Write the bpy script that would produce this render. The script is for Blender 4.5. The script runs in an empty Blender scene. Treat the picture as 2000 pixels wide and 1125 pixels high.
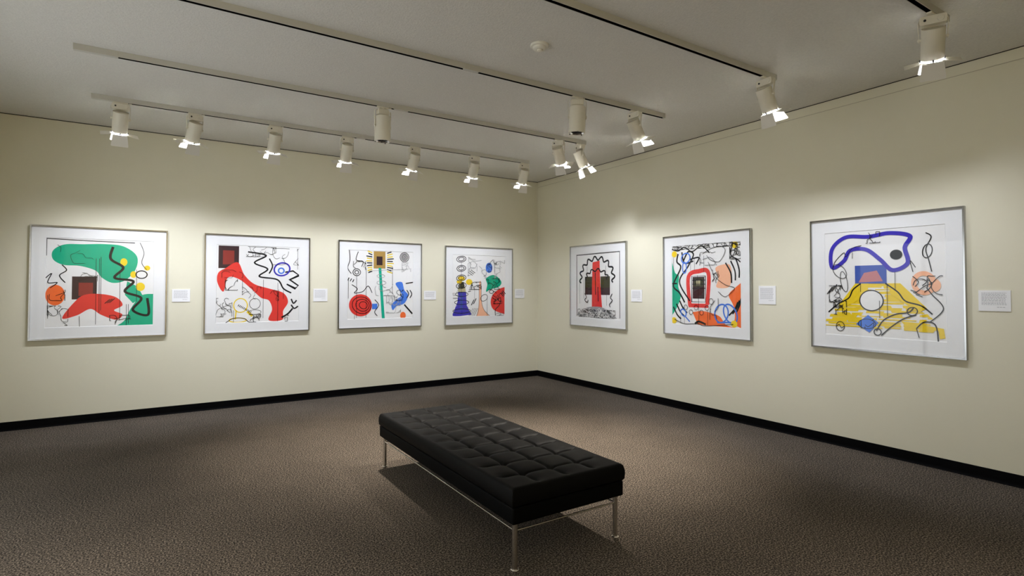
import bpy, bmesh, math, random
from mathutils import Vector, Matrix, Euler
from mathutils.geometry import tessellate_polygon

C = bpy.context.scene.collection
PI = math.pi
sc = bpy.context.scene

# ------------------------------------------------------------------ materials
def new_mat(name):
    m = bpy.data.materials.new(name); m.use_nodes = True
    nt = m.node_tree
    return m, nt, nt.nodes['Principled BSDF']

def plain(name, col, rough=0.5, metal=0.0, spec=0.5, bump=None, vary=0.0, vscale=40):
    m, nt, b = new_mat(name)
    b.inputs['Base Color'].default_value = (*col, 1)
    b.inputs['Roughness'].default_value = rough
    b.inputs['Metallic'].default_value = metal
    b.inputs['Specular IOR Level'].default_value = spec
    tc = nt.nodes.new('ShaderNodeTexCoord')
    if vary:
        n = nt.nodes.new('ShaderNodeTexNoise'); n.inputs['Scale'].default_value = vscale
        n.inputs['Detail'].default_value = 3
        r = nt.nodes.new('ShaderNodeValToRGB')
        r.color_ramp.elements[0].position = 0.3; r.color_ramp.elements[1].position = 0.7
        r.color_ramp.elements[0].color = (*[c * (1 - vary) for c in col], 1)
        r.color_ramp.elements[1].color = (*[min(1, c * (1 + vary)) for c in col], 1)
        nt.links.new(tc.outputs['Object'], n.inputs['Vector'])
        nt.links.new(n.outputs['Fac'], r.inputs['Fac'])
        nt.links.new(r.outputs['Color'], b.inputs['Base Color'])
    if bump:
        scale, strength, dist = bump
        n = nt.nodes.new('ShaderNodeTexNoise'); n.inputs['Scale'].default_value = scale
        n.inputs['Detail'].default_value = 4
        bp = nt.nodes.new('ShaderNodeBump'); bp.inputs['Strength'].default_value = strength
        bp.inputs['Distance'].default_value = dist
        nt.links.new(tc.outputs['Object'], n.inputs['Vector'])
        nt.links.new(n.outputs['Fac'], bp.inputs['Height'])
        nt.links.new(bp.outputs['Normal'], b.inputs['Normal'])
    return m

def carpet_mat():
    m, nt, b = new_mat('carpet')
    L = nt.links.new
    tc = nt.nodes.new('ShaderNodeTexCoord')
    n1 = nt.nodes.new('ShaderNodeTexNoise'); n1.inputs['Scale'].default_value = 112
    n1.inputs['Detail'].default_value = 3; n1.inputs['Roughness'].default_value = 0.6
    n2 = nt.nodes.new('ShaderNodeTexNoise'); n2.inputs['Scale'].default_value = 2.2
    n2.inputs['Detail'].default_value = 3
    r = nt.nodes.new('ShaderNodeValToRGB')
    e = r.color_ramp.elements
    e[0].position = 0.39; e[0].color = (0.014, 0.0118, 0.0095, 1)
    e[1].position = 0.63; e[1].color = (0.235, 0.192, 0.150, 1)
    mid = e.new(0.5); mid.color = (0.068, 0.057, 0.0465, 1)
    r2 = nt.nodes.new('ShaderNodeValToRGB')
    r2.color_ramp.elements[0].position = 0.3; r2.color_ramp.elements[0].color = (0.90, 0.90, 0.90, 1)
    r2.color_ramp.elements[1].position = 0.7; r2.color_ramp.elements[1].color = (1.08, 1.08, 1.08, 1)
    mx = nt.nodes.new('ShaderNodeMix'); mx.data_type = 'RGBA'; mx.blend_type = 'MULTIPLY'
    mx.inputs['Factor'].default_value = 1
    L(tc.outputs['Object'], n1.inputs['Vector']); L(tc.outputs['Object'], n2.inputs['Vector'])
    L(n1.outputs['Fac'], r.inputs['Fac']); L(n2.outputs['Fac'], r2.inputs['Fac'])
    L(r.outputs['Color'], mx.inputs[6]); L(r2.outputs['Color'], mx.inputs[7])
    L(mx.outputs[2], b.inputs['Base Color'])
    b.inputs['Roughness'].default_value = 0.95; b.inputs['Specular IOR Level'].default_value = 0.1
    bp = nt.nodes.new('ShaderNodeBump'); bp.inputs['Strength'].default_value = 0.2
    bp.inputs['Distance'].default_value = 0.003
    L(n1.outputs['Fac'], bp.inputs['Height']); L(bp.outputs['Normal'], b.inputs['Normal'])
    return m

def glass_mat():
    m = bpy.data.materials.new('picture_glass'); m.use_nodes = True
    nt = m.node_tree; nt.nodes.clear()
    o = nt.nodes.new('ShaderNodeOutputMaterial'); mx = nt.nodes.new('ShaderNodeMixShader')
    t = nt.nodes.new('ShaderNodeBsdfTransparent'); g = nt.nodes.new('ShaderNodeBsdfGlossy')
    t.inputs['Color'].default_value = (0.99, 0.993, 0.99, 1)
    g.inputs['Roughness'].default_value = 0.02
    lw = nt.nodes.new('ShaderNodeLayerWeight'); lw.inputs['Blend'].default_value = 0.5
    pw = nt.nodes.new('ShaderNodeMath'); pw.operation = 'POWER'; pw.inputs[1].default_value = 5
    f = nt.nodes.new('ShaderNodeMath'); f.operation = 'MULTIPLY_ADD'; f.inputs[1].default_value = .90; f.inputs[2].default_value = .035
    nt.links.new(lw.outputs['Facing'], pw.inputs[0]); nt.links.new(pw.outputs[0], f.inputs[0])
    nt.links.new(f.outputs[0], mx.inputs[0]); nt.links.new(t.outputs[0], mx.inputs[1])
    nt.links.new(g.outputs[0], mx.inputs[2]); nt.links.new(mx.outputs[0], o.inputs[0])
    return m

def emit_mat(name, col, s):
    m, nt, b = new_mat(name)
    b.inputs['Base Color'].default_value = (0.8, 0.8, 0.8, 1)
    b.inputs['Emission Color'].default_value = (*col, 1)
    b.inputs['Emission Strength'].default_value = s
    return m

WALL = (0.71, 0.68, 0.535)
M = {
 'wall': plain('cream_wall_paint', WALL, 0.85, spec=0.2, bump=(260, 0.12, 0.0015)),
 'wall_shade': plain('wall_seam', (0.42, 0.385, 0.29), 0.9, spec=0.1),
 'ceiling': plain('stippled_ceiling', (0.70, 0.685, 0.64), 0.95, spec=0.1, bump=(85, 0.55, 0.006), vary=0.04, vscale=60),
 'reveal': plain('dark_reveal', (0.03, 0.026, 0.02), 0.9, spec=0.1),
 'base': plain('black_vinyl', (0.0012, 0.0012, 0.0014), 0.6, spec=0.05),
 'carpet': carpet_mat(),
 'track': plain('cream_track_enamel', (0.54, 0.525, 0.465), 0.5, spec=0.3),
 'slot': plain('track_slot_black', (0.004, 0.004, 0.004), 0.9, spec=0.0),
 'lamp_body': plain('cream_lamp_enamel', (0.72, 0.685, 0.575), 0.42, spec=0.4),
 'leaf': plain('white_leaf_enamel', (0.74, 0.72, 0.66), 0.5, spec=0.3),
 'black': plain('black_screw', (0.006, 0.006, 0.006), 0.4),
 'reflector': plain('polished_reflector', (0.85, 0.85, 0.85), 0.12, metal=1),
 'louver': plain('dark_louver', (0.02, 0.018, 0.018), 0.35),
 'bulb': emit_mat('lamp_glow', (1.0, 0.97, 0.92), 30),
 'bulb_dim': emit_mat('lamp_glow_down', (1.0, 0.95, 0.88), 1.2),
 'frame': plain('brushed_aluminium', (0.44, 0.44, 0.435), 0.17, metal=1.0),
 'mat': plain('white_mat_board', (0.80, 0.80, 0.80), 0.9, spec=0.1),
 'paper': plain('print_paper', (0.81, 0.80, 0.785), 0.8, spec=0.15),
 'glass': glass_mat(),
 'card': plain('white_card', (0.82, 0.82, 0.82), 0.8, spec=0.15),
 'type': plain('grey_type', (0.30, 0.30, 0.31), 0.9, spec=0.1),
 'leather': plain('black_leather', (0.0030, 0.0029, 0.0029), 0.55, spec=0.10, bump=(420, 0.12, 0.001)),
 'leather_dark': plain('black_leather_base', (0.0018, 0.0018, 0.0018), 0.65, spec=0.06),
 'chrome': plain('satin_steel', (0.74, 0.70, 0.64), 0.24, metal=1.0),
 'plastic': plain('ivory_plastic', (0.78, 0.755, 0.66), 0.5, spec=0.3),
}
INK = {
 'black': (0.006, 0.006, 0.007), 'green': (0.004, 0.40, 0.22), 'red': (0.74, 0.045, 0.035),
 'orange': (0.90, 0.16, 0.035), 'yellow': (0.84, 0.60, 0.02), 'blue': (0.06, 0.19, 0.68),
 'navy': (0.045, 0.032, 0.42), 'peach': (0.90, 0.47, 0.29), 'maroon': (0.045, 0.022, 0.024),
 'olive': (0.05, 0.048, 0.02), 'gold': (0.42, 0.26, 0.07), 'pink': (0.52, 0.20, 0.21),
 'grey': (0.35, 0.35, 0.35), 'rust': (0.26, 0.035, 0.028), 'teal': (0.004, 0.42, 0.27),
 'cobalt': (0.05, 0.10, 0.40), 'sand': (0.45, 0.40, 0.22), 'paper': (0.81, 0.80, 0.785)}
for k, v in INK.items():
    M['ink_' + k] = plain('ink_' + k, v, 0.7, spec=0.15)

# ------------------------------------------------------------------ helpers
class MB:
    """collects faces, links them as ONE mesh object"""
    def __init__(s): s.v = []; s.f = []; s.mi = []; s.mats = []
    def mat(s, m):
        if m not in s.mats: s.mats.append(m)
        return s.mats.index(m)
    def add(s, vs, fs, m, T=None):
        o = len(s.v); k = s.mat(m)
        for v in vs:
            v = Vector(v); s.v.append(T @ v if T else v)
        for f in fs: s.f.append([i + o for i in f]); s.mi.append(k)
    def box(s, lo, hi, m, T=None, bev=0.0, seg=2):
        if bev:
            bm = bmesh.new(); bmesh.ops.create_cube(bm, size=1)
            for v in bm.verts:
                v.co = Vector([lo[i] + (v.co[i] + .5) * (hi[i] - lo[i]) for i in range(3)])
            bmesh.ops.bevel(bm, geom=bm.edges[:], offset=bev, segments=seg, affect='EDGES', profile=0.5)
            bm.verts.index_update()
            s.add([v.co.copy() for v in bm.verts], [[v.index for v in f.verts] for f in bm.faces], m, T); bm.free()
            return
        x0, y0, z0 = lo; x1, y1, z1 = hi
        s.add([(x0,y0,z0),(x1,y0,z0),(x1,y1,z0),(x0,y1,z0),(x0,y0,z1),(x1,y0,z1),(x1,y1,z1),(x0,y1,z1)],
              [(3,2,1,0),(4,5,6,7),(0,1,5,4),(1,2,6,5),(2,3,7,6),(3,0,4,7)], m, T)
    def lathe(s, prof, m, T=None, n=40, close=False, cap=True):
        """profile (axial, radius) turned about local Z; T places it"""
        vs = []; fs = []
        for (a, r) in prof:
            for i in range(n):
                t = 2 * PI * i / n; vs.append((r * math.cos(t), r * math.sin(t), a))
        k = len(prof)
        for j in range(k - 1 + (1 if close else 0)):
            a = j * n; b = ((j + 1) % k) * n
            for i in range(n):
                i2 = (i + 1) % n; fs.append((a + i, a + i2, b + i2, b + i))
        s.add(vs, fs, m, T)
        if not close and cap:
            for j in (0, k - 1):
                if prof[j][1] > 1e-6:
                    s.add(vs[j * n:(j + 1) * n], [list(range(n)) if j else list(range(n))[::-1]], m, T)
    def tube(s, p, q, r, m, n=16):
        p = Vector(p); q = Vector(q); d = q - p
        T = Matrix.Translation(p) @ d.to_track_quat('Z', 'Y').to_matrix().to_4x4()
        s.lathe([(0, r), (d.length, r)], m, T, n)
    def prism(s, pts, z0, z1, m, T=None):
        n = len(pts)
        vs = [(x, y, z0) for x, y in pts] + [(x, y, z1) for x, y in pts]
        fs = [list(range(n))[::-1], list(range(n, 2 * n))] + [(i, (i + 1) % n, n + (i + 1) % n, n + i) for i in range(n)]
        s.add(vs, fs, m, T)
    def build(s, name, parent=None, smooth=None, loc=(0,0,0), rot=(0,0,0)):
        me = bpy.data.meshes.new(name)
        me.from_pydata([tuple(v) for v in s.v], [], s.f); me.update()
        for m in s.mats: me.materials.append(M[m])
        for p, k in zip(me.polygons, s.mi): p.material_index = k
        if smooth:
            me.polygons.foreach_set('use_smooth', [True] * len(me.polygons))
            me.set_sharp_from_angle(angle=math.radians(smooth))
        o = bpy.data.objects.new(name, me); C.objects.link(o)
        o.location = loc; o.rotation_euler = rot
        if parent: o.parent = parent
        return o

def tag(o, label=None, cat=None, group=None, kind=None):
    if label: o['label'] = label
    if cat: o['category'] = cat
    if group: o['group'] = group
    if kind: o['kind'] = kind
    return o

def empty(name, loc=(0,0,0), rz=0.0):
    o = bpy.data.objects.new(name, None); C.objects.link(o)
    o.empty_display_size = 0.1; o.location = loc; o.rotation_euler = (0, 0, rz)
    return o

def copy_tree(o, parent=None):
    c = o.copy(); C.objects.link(c); c.parent = parent
    if o.type == 'LIGHT': c.data = o.data.copy()
    for ch in list(o.children): copy_tree(ch, c)
    return c

def child(o, name):
    for ch in o.children:
        if ch.name.split('.')[0] == name: return ch

# ------------------------------------------------------------------ room
H = 3.2209
X0, Y0 = -7.05, -8.9        # far side wall and rear wall, behind the camera
def slab(name, lo, hi, m, **k):
    b = MB(); b.box(lo, hi, m); return tag(b.build(name), kind='structure', **k)

slab('floor', (X0 - .15, Y0 - .15, -0.12), (.15, .15, 0), 'carpet', label='brown speckled loop carpet covering the gallery floor')
slab('ceiling', (X0 - .15, Y0 - .15, H), (.15, .15, H + .12), 'ceiling', label='off-white stippled plaster ceiling over the gallery')
slab('wall_left', (X0, 0, 0), (0, .15, H), 'wall', label='cream wall with four framed prints, left of the corner')
slab('wall_right', (0, Y0, 0), (.15, .15, H), 'wall', label='cream wall with three framed prints, right of the corner')
slab('wall_rear', (X0, Y0 - .15, 0), (0, Y0, H), 'wall', label='cream wall behind the viewer')
b = MB()
WY0, WY1, WZ0, WZ1 = -6.4, -1.7, 0.12, 2.40  # unseen window opening, added to let fill light in from the left
for lo, hi in (((Y0, 0), (WY0, H)), ((WY1, 0), (.15, H)), ((WY0, 0), (WY1, WZ0)), ((WY0, WZ1), (WY1, H))):
    b.box((X0 - .15, lo[0], lo[1]), (X0, hi[0], hi[1]), 'wall')
tag(b.build('wall_side'), label='cream wall outside the view at the left, with an opening added for fill light', kind='structure')
b = MB()
for k in range(5):
    y = WY0 + (WY1 - WY0) * k / 4; b.box((X0 - .10, y - .03, WZ0), (X0 - .04, y + .03, WZ1), 'track')
for z in (WZ0 + .03, WZ1 - .03): b.box((X0 - .10, WY0, z - .03), (X0 - .04, WY1, z + .03), 'track')
wn = tag(b.build('fill_window_1'), label='unseen window added outside the view to fill the room with light from the left', kind='structure')
b = MB(); b.add([(X0 - .07, WY0, WZ0), (X0 - .07, WY1, WZ0), (X0 - .07, WY1, WZ1), (X0 - .07, WY0, WZ1)], [(0, 1, 2, 3)], 'glass'); b.build('fill_window_pane', wn)

def baseboard(name, L, label):
    # cove base profile: (out from wall, height); runs along local +X
    pr = [(0, 0), (.0165, 0), (.0165, .003), (.011, .008), (.0075, .018), (.006, .03), (.006, .084), (.004, .0895), (0, .0902)]
    b = MB(); n = len(pr)
    vs = [(0, -d, z) for d, z in pr] + [(L, -d, z) for d, z in pr]
    b.add(vs, [(i, i + 1, n + i + 1, n + i) for i in range(n - 1)] + [list(range(n))[::-1], list(range(n, 2 * n))], 'base')
    return tag(b.build(name, smooth=35), label=label, kind='structure')
baseboard('baseboard_left', -X0, 'black vinyl cove base along the left wall').location = (X0, 0, 0)
o = baseboard('baseboard_right', -Y0, 'black vinyl cove base along the right wall'); o.rotation_euler = (0, 0, -PI / 2)
slab('trim_1', (X0, -.004, H - .007), (0, 0, H), 'reveal', label='thin dark reveal where left wall meets ceiling')
slab('trim_2', (-.004, Y0, H - .006), (0, -.004, H), 'reveal', label='thin dark reveal where right wall meets ceiling')
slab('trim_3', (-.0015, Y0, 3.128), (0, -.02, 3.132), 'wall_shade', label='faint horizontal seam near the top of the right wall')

# ------------------------------------------------------------------ lighting tracks
TH, TW = .044, .036
XL, XR = -5.835, -1.0
def track(yn, xl, label, gaps, feed=True):
    """gaps: spans of x where the slot is covered (live end, joiners)"""
    yc = yn + TW / 2
    root = empty('lighting_track', (0, yc, H))
    tag(root, label, 'track light rail', 'parallel ceiling light tracks')
    b = MB(); w = TW / 2
    # channel profile with the open slot underneath
    pr = [(-w, 0), (-w, -TH), (-.0135, -TH), (-.0135, -TH + .018), (.0135, -TH + .018), (.0135, -TH), (w, -TH), (w, 0)]
    n = len(pr)
    vs = [(xl, y, z) for y, z in pr] + [(XR, y, z) for y, z in pr]
    for i in range(n - 1):
        m = 'slot' if i in (2, 3, 4) else 'track'
        b.add([vs[i], vs[i + 1], vs[n + i + 1], vs[n + i]], [(0, 1, 2, 3)], m)
    for q in (0, n):
        e = vs[q:q + n]
        b.add([e[0], e[1], e[2], e[3], e[4], e[5], e[6], e[7]], [(0, 1, 2, 3, 4, 5, 6, 7)], 'track')
    b.build('channel', root)
    for k, (x0, x1) in enumerate(gaps):
        b = MB()
        b.box((x0, -w - .001, -TH - .0018), (x1, w + .001, -.001), 'track', bev=.0008, seg=1)
        b.build('live_end' if k == 0 and feed else 'joiner', root)
    b = MB(); b.box((XR, -w - .001, -TH - .001), (XR + .006, w + .001, -.0005), 'track'); b.build('end_cap', root)
    return yc
TY = [-1.202, -2.410, -3.634, -4.828, -6.010]
yc1 = track(TY[0], XL, 'cream ceiling track nearest the left wall, carrying seven barn-door spotlights in a row', [(-5.835, -5.66), (-3.40, -3.30)])
yc2 = track(TY[1], XL, 'second cream track from the left wall, with a can downlight and two end spotlights', [(-5.835, -5.57), (-3.40, -3.26)])
yc3 = track(TY[2], XL, 'third cream track, with a can downlight and one spotlight near its right end', [(-5.835, -5.57), (-3.285, -3.155)])
yc4 = track(TY[3], XL, 'fourth cream track, ending at the single spotlight left of the largest-looking right print', [(-5.835, -5.57)])
yc5 = track(TY[4], XL, 'fifth cream track, only its end showing in the upper right corner of the view', [(-5.835, -5.57)])

# ------------------------------------------------------------------ spotlights
YAX = Matrix.Rotation(-PI / 2, 4, 'X')      # turns lathe axis Z to +Y
PIV = -.154
ZT = H - TH
def make_spot():
    root = empty('track_spotlight')
    b = MB()
    b.box((-.058, -.0155, -.012), (.058, .0155, 0), 'lamp_body', bev=.003)
    b.box((.062, -.008, -.009), (.085, .008, 0), 'lamp_body', bev=.002)
    b.lathe([(-.026, .017), (-.012, .017)], 'lamp_body', n=24)
    b.build('track_adapter', root, smooth=35)
    b = MB()
    pts = []
    for (cx_, cz_, a0) in ((.058, -.028, 0), (-.058, -.028, 90), (-.058, -.058, 180), (.058, -.058, 270)):
        for k in range(6):
            a = math.radians(a0 + k * 18); pts.append((cx_ + .012 * math.cos(a), cz_ + .012 * math.sin(a)))
    T = Matrix.Rotation(PI / 2, 4, 'X')
    b.prism(pts, -.026, .026, 'lamp_body', T)
    b.lathe([(.026, .018), (.0295, .018), (.031, .0165)], 'lamp_body', Matrix.Translation((.038, 0, -.043)) @ T, 28)
    k = b.build('swivel_block', root, smooth=40)
    b = MB(); b.lathe([(0, .0075), (.004, .0075), (.005, .006)], 'black', Matrix.Translation((-.042, -.0255, -.043)) @ T, 20)
    b.build('screw', k, smooth=40)
    b = MB()                                                     # U-shaped yoke
    for sx in (-1, 1):
        path = [(.060, -.083), (.070, -.078), (.0765, -.066), (.0775, -.100), (.0775, -.175)]
        path = [(.066, -.030), (.0735, -.036), (.0775, -.048), (.0775, -.100), (.0745, -.112), (.0745, -.168)]
        vs = []; w = .012
        for (x, z) in path:
            ww = .010 if z > -.06 else .0085
            vs += [(sx * x, -ww, z), (sx * x, ww, z), (sx * (x - .003), ww, z), (sx * (x - .003), -ww, z)]
        fs = []
        for j in range(len(path) - 1):
            for i in range(4):
                fs.append((4 * j + i, 4 * j + (i + 1) % 4, 4 * j + 4 + (i + 1) % 4, 4 * j + 4 + i))
        fs += [(0, 1, 2, 3), tuple(range(4 * len(path) - 4, 4 * len(path)))]
        b.add(vs, fs, 'lamp_body')
        b.lathe([(.060, .009), (.0765, .009), (.0795, .007)], 'lamp_body',
                Matrix.Translation((0, 0, PIV)) @ Matrix.Rotation(sx * PI / 2, 4, 'Y'), 20)
    b.box((-.068, -.009, -.033), (.068, .009, -.030), 'lamp_body')
    b.build('yoke', root, smooth=35)
    b = MB()                                                     # can, open at the front, vented cap behind
    b.lathe([(-.040, .0535), (-.040, .0590), (-.064, .0590), (-.064, .0625), (.122, .0625), (.125, .0615), (.125, .0585), (-.036, .0585), (-.036, .0005)], 'lamp_body', YAX, 44, cap=False)
    b.lathe([(-.036, .0535), (-.060, .0535), (-.0625, .051), (-.0625, 0.0005)], 'lamp_body', YAX, 44, cap=False)
    can = b.build('lamp_housing', root, smooth=35, loc=(0, 0, PIV))
    b = MB(); b.lathe([(.020, .018), (.035, .040), (.068, .0575)], 'reflector', YAX, 36, cap=False)
    b.build('reflector', can, smooth=60)
    b = MB(); b.lathe([(.030, .0005), (.044, .012), (.040, .02), (.034, .03)][::-1], 'bulb', YAX, 24)
    b.build('lamp', can, smooth=60)
    b = MB()                                                     # barn-door carrier ring with posts
    b.lathe([(.137, .052), (.137, .068), (.141, .068), (.141, .052)], 'leaf', YAX, 44, close=True)
    for a in range(4):
        t = a * PI / 2 + PI / 4; x, z = .060 * math.cos(t), .060 * math.sin(t)
        b.tube((x, .122, z), (x, .139, z), .003, 'leaf', 8)
    b.build('barn_door_ring', can, smooth=40)
    for a in (0, PI / 2, PI, 3 * PI / 2):
        b = MB(); x, z = .0625 * math.cos(a), .0625 * math.sin(a)
        b.tube((x, .121, z), (x, .139, z), .0048, 'black', 12)
        b.build('ring_screw', can, smooth=40)
    def leaf(side, splay, w0, w1, L):
        T = Matrix.Rotation(side, 4, 'Y') @ Matrix.Translation((0, .141, .064)) @ Matrix.Rotation(splay, 4, 'X')
        b = MB(); t = .0008; c = .006
        out = [(-w0 / 2, 0), (w0 / 2, 0), (w1 / 2, L - c), (w1 / 2 - c, L), (-w1 / 2 + c, L), (-w1 / 2, L - c)]
        b.prism(out, -t, t, 'leaf', T)
        b.tube(T @ Vector((-w0 * .3, 0, 0)), T @ Vector((w0 * .3, 0, 0)), .0035, 'leaf', 10)
        b.build('barn_door_leaf', can)
    leaf(0, math.radians(17), .112, .136, .100)          # far leaf (towards the ceiling)
    leaf(PI, math.radians(9), .112, .136, .104)          # near leaf (towards the floor)
    leaf(PI / 2, math.radians(80), .100, .118, .085)
    leaf(-PI / 2, math.radians(80), .100, .118, .085)
    ld = bpy.data.lights.new('spot_beam', 'SPOT')
    ld.energy = 100; ld.spot_size = math.radians(104); ld.spot_blend = 1.0; ld.shadow_soft_size = .028
    lo = bpy.data.objects.new('spot_beam', ld); C.objects.link(lo)
    lo.parent = can; lo.location = (0, .078, 0); lo.rotation_euler = (PI / 2, 0, 0)   # spots shine along -Z -> +Y
    lo.rotation_euler = Euler((PI / 2, 0, 0)); 
    return root

SPOT_W = 55.0; WORLD = 1.5; REAR_W = 150.0
LCOL = (0.955, 1.0, 1.13); WARM = (1.0, 0.84, 0.62)
proto = make_spot()
first = [True]
def spot(x, yc, target, label, power=1.0, roll=0.0, size=None):
    o = proto if first[0] else copy_tree(proto); first[0] = False
    o.location = (x, yc, ZT)
    p = Vector((x, yc, ZT + PIV)); d = Vector(target) - p
    pan = math.atan2(-d.x, d.y); tilt = math.atan2(-d.z, math.hypot(d.x, d.y))
    for nm in ('swivel_block', 'yoke'): child(o, nm).rotation_euler = (0, 0, pan)
    can = child(o, 'lamp_housing'); can.rotation_euler = (-tilt, 0, pan)
    L = child(can, 'spot_beam'); L.data.energy = SPOT_W * power; L.data.color = LCOL
    if size: L.data.spot_size = math.radians(size)
    tag(o, label, 'spotlight', 'barn-door track spotlights')
    return o
ZA = 0.78
spot(-5.615, yc1, (-5.76, 0, ZA), 'cream barn-door spotlight above the leftmost print, first from the left on the seven-light track', .92)
spot(-5.015, yc1, (-5.45, 0, ZA), 'cream barn-door spotlight tilted left, second from the left on the seven-light track', .74)
spot(-4.275, yc1, (-4.40, 0, ZA), 'cream barn-door spotlight above the red S-band print, third from the left on the seven-light track', .92)
spot(-3.510, yc1, (-3.50, 0, ZA), 'cream barn-door spotlight in the middle of the seven-light track, fourth from the left', .8)
spot(-2.690, yc1, (-2.85, 0, ZA), 'cream barn-door spotlight leaning left above the teal-stripe print, fifth on the seven-light track', .9)
spot(-1.855, yc1, (-1.75, 0, ZA), 'cream barn-door spotlight second from the right end of the seven-light track', .8)
spot(-1.070, yc1, (-0.95, 0, ZA), 'cream barn-door spotlight at the right end of the seven-light track, nearest the room corner', .6)
spot(-1.400, yc2, (0, -1.60, ZA), 'cream barn-door spotlight, left one of the pair ending the second track', .85)
spot(-1.075, yc2, (0, -2.60, ZA), 'cream spotlight swung right with two white leaves, right of the pair ending the second track', .8)
spot(-1.405, yc3, (0, -3.55, ZA), 'cream barn-door spotlight leaning right near the end of the third track, beside a can downlight', .9)
spot(-1.125, yc4, (0, -4.90, ZA), 'cream barn-door spotlight leaning right with one bright white leaf, alone on the fourth track', .7)
spot(-1.205, yc5, (0, -5.45, ZA), 'large-looking cream barn-door spotlight in the upper right corner, alone on the fifth track', .58)

def make_down():
    root = empty('can_downlight')
    b = MB()
    b.box((-.058, -.0155, -.012), (.058, .0155, 0), 'lamp_body', bev=.003)
    b.box((.062, -.008, -.009), (.085, .008, 0), 'lamp_body', bev=.002)
    b.lathe([(-.024, .02), (-.012, .02)], 'lamp_body', n=24)
    b.build('track_adapter', root, smooth=35)
    b = MB(); b.box((-.058, -.028, -.078), (.058, .028, -.022), 'lamp_body', bev=.012, seg=4)
    b.build('swivel_block', root, smooth=40)
    b = MB()
    for sx in (-1, 1):
        path = [(.056, -.034), (.080, -.036), (.0855, -.046), (.0855, -.120), (.0825, -.130), (.0825, -.205)]
        vs = []
        for (x, z) in path:
            vs += [(sx * x, -.010, z), (sx * x, .010, z), (sx * (x - .003), .010, z), (sx * (x - .003), -.010, z)]
        fs = []
        for j in range(len(path) - 1):
            for i in range(4): fs.append((4 * j + i, 4 * j + (i + 1) % 4, 4 * j + 4 + (i + 1) % 4, 4 * j + 4 + i))
        fs += [(0, 1, 2, 3), tuple(range(4 * len(path) - 4, 4 * len(path)))]
        b.add(vs, fs, 'lamp_body')
        b.lathe([(.072, .010), (.0845, .010), (.087, .008)], 'lamp_body', Matrix.Translation((0, 0, -.185)) @ Matrix.Rotation(sx * PI / 2, 4, 'Y'), 20)
    b.box((-.060, -.010, -.037), (.060, .010, -.034), 'lamp_body')
    b.build('yoke', root, smooth=35)
    b = MB()
    b.lathe([(.092, .001), (.092, .068), (.088, .074), (-.138, .076), (-.146, .074), (-.147, .070), (-.140, .066), (.06, .066), (.06, .001)], 'lamp_body', None, 48, cap=False)
    can = b.build('lamp_housing', root, smooth=35, loc=(0, 0, -.185))
    b = MB(); b.lathe([(-.146, .0695), (-.143, .064), (-.120, .056), (-.06, .035)][::-1], 'reflector', None, 40, cap=False)
    b.lathe([(-.1455, .0700), (-.1475, .0665), (-.1455, .0630)], 'leaf', None, 40, cap=False)
    b.build('reflector', can, smooth=60)
    b = MB()
    for k, r in enumerate((.014, .026, .038, .049)):
        b.lathe([(-.112, r), (-.135, r), (-.135, r + .0012), (-.112, r + .0012)], 'louver', None, 36, close=True)
    b.build('louver', can, smooth=40)
    b = MB(); b.lathe([(-.080, .030), (-.092, .02), (-.096, .001)], 'bulb_dim', None, 24); b.build('lamp', can, smooth=60)
    for a in (40, 150, 270):
        b = MB(); t = math.radians(a); b.tube((.067 * math.cos(t), .067 * math.sin(t), -.153), (.067 * math.cos(t), .067 * math.sin(t), -.140), .005, 'black', 10)
        b.build('retaining_screw', can)
    ld = bpy.data.lights.new('down_beam', 'SPOT'); ld.spot_size = math.radians(76); ld.spot_blend = 1.0; ld.shadow_soft_size = .03
    lo = bpy.data.objects.new('down_beam', ld); C.objects.link(lo); lo.parent = can; lo.location = (0, 0, -.137)
    return root
DOWN_W = 360.0
dproto = make_down(); df = [True]
def down(x, yc, rz, tx, ty, label, power):
    o = dproto if df[0] else copy_tree(dproto); df[0] = False
    o.location = (x, yc, ZT)
    for nm in ('swivel_block', 'yoke'): child(o, nm).rotation_euler = (0, 0, rz)
    can = child(o, 'lamp_housing'); can.rotation_euler = (math.radians(tx), math.radians(ty), rz)
    L = child(can, 'down_beam'); L.data.energy = DOWN_W * power; L.data.color = (1.0, 0.91, 0.80)
    tag(o, label, 'downlight', 'can downlights')
down(-3.515, yc2, math.radians(8), 0, 0, 'wide cream can downlight without leaves, hanging midway along the second track', 1.0)
down(-2.130, yc3, math.radians(-30), 0, 2, 'wide cream can downlight with silver rim, hanging on the third track', 1.5)

# added fill spots behind the viewer, no fixtures, washing the rear wall for bounce
for k, x in enumerate((-6.2, -5.0)):
    ld = bpy.data.lights.new('rear_fill_beam', 'SPOT'); ld.energy = REAR_W; ld.color = WARM
    ld.spot_size = math.radians(110); ld.spot_blend = 1.0; ld.shadow_soft_size = .04
    lo = bpy.data.objects.new('rear_fill_beam', ld); C.objects.link(lo); lo.location = (x, Y0 + 1.35, H - .22)
    lo.rotation_euler = (Vector((x, Y0, 1.4)) - lo.location).to_track_quat('-Z', 'Y').to_euler()

for x, y, e in ((-3.0, -7.2, .42), (-6.0, -4.85, .46)):          # added fill lamps outside the view, no fixtures, brightening the floor
    ld = bpy.data.lights.new('outer_fill_beam', 'SPOT'); ld.energy = DOWN_W * e; ld.color = (1.0, 0.91, 0.80)
    ld.spot_size = math.radians(84); ld.spot_blend = 1.0; ld.shadow_soft_size = .04
    lo = bpy.data.objects.new('outer_fill_beam', ld); C.objects.link(lo); lo.location = (x, y, H - .35)

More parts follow.
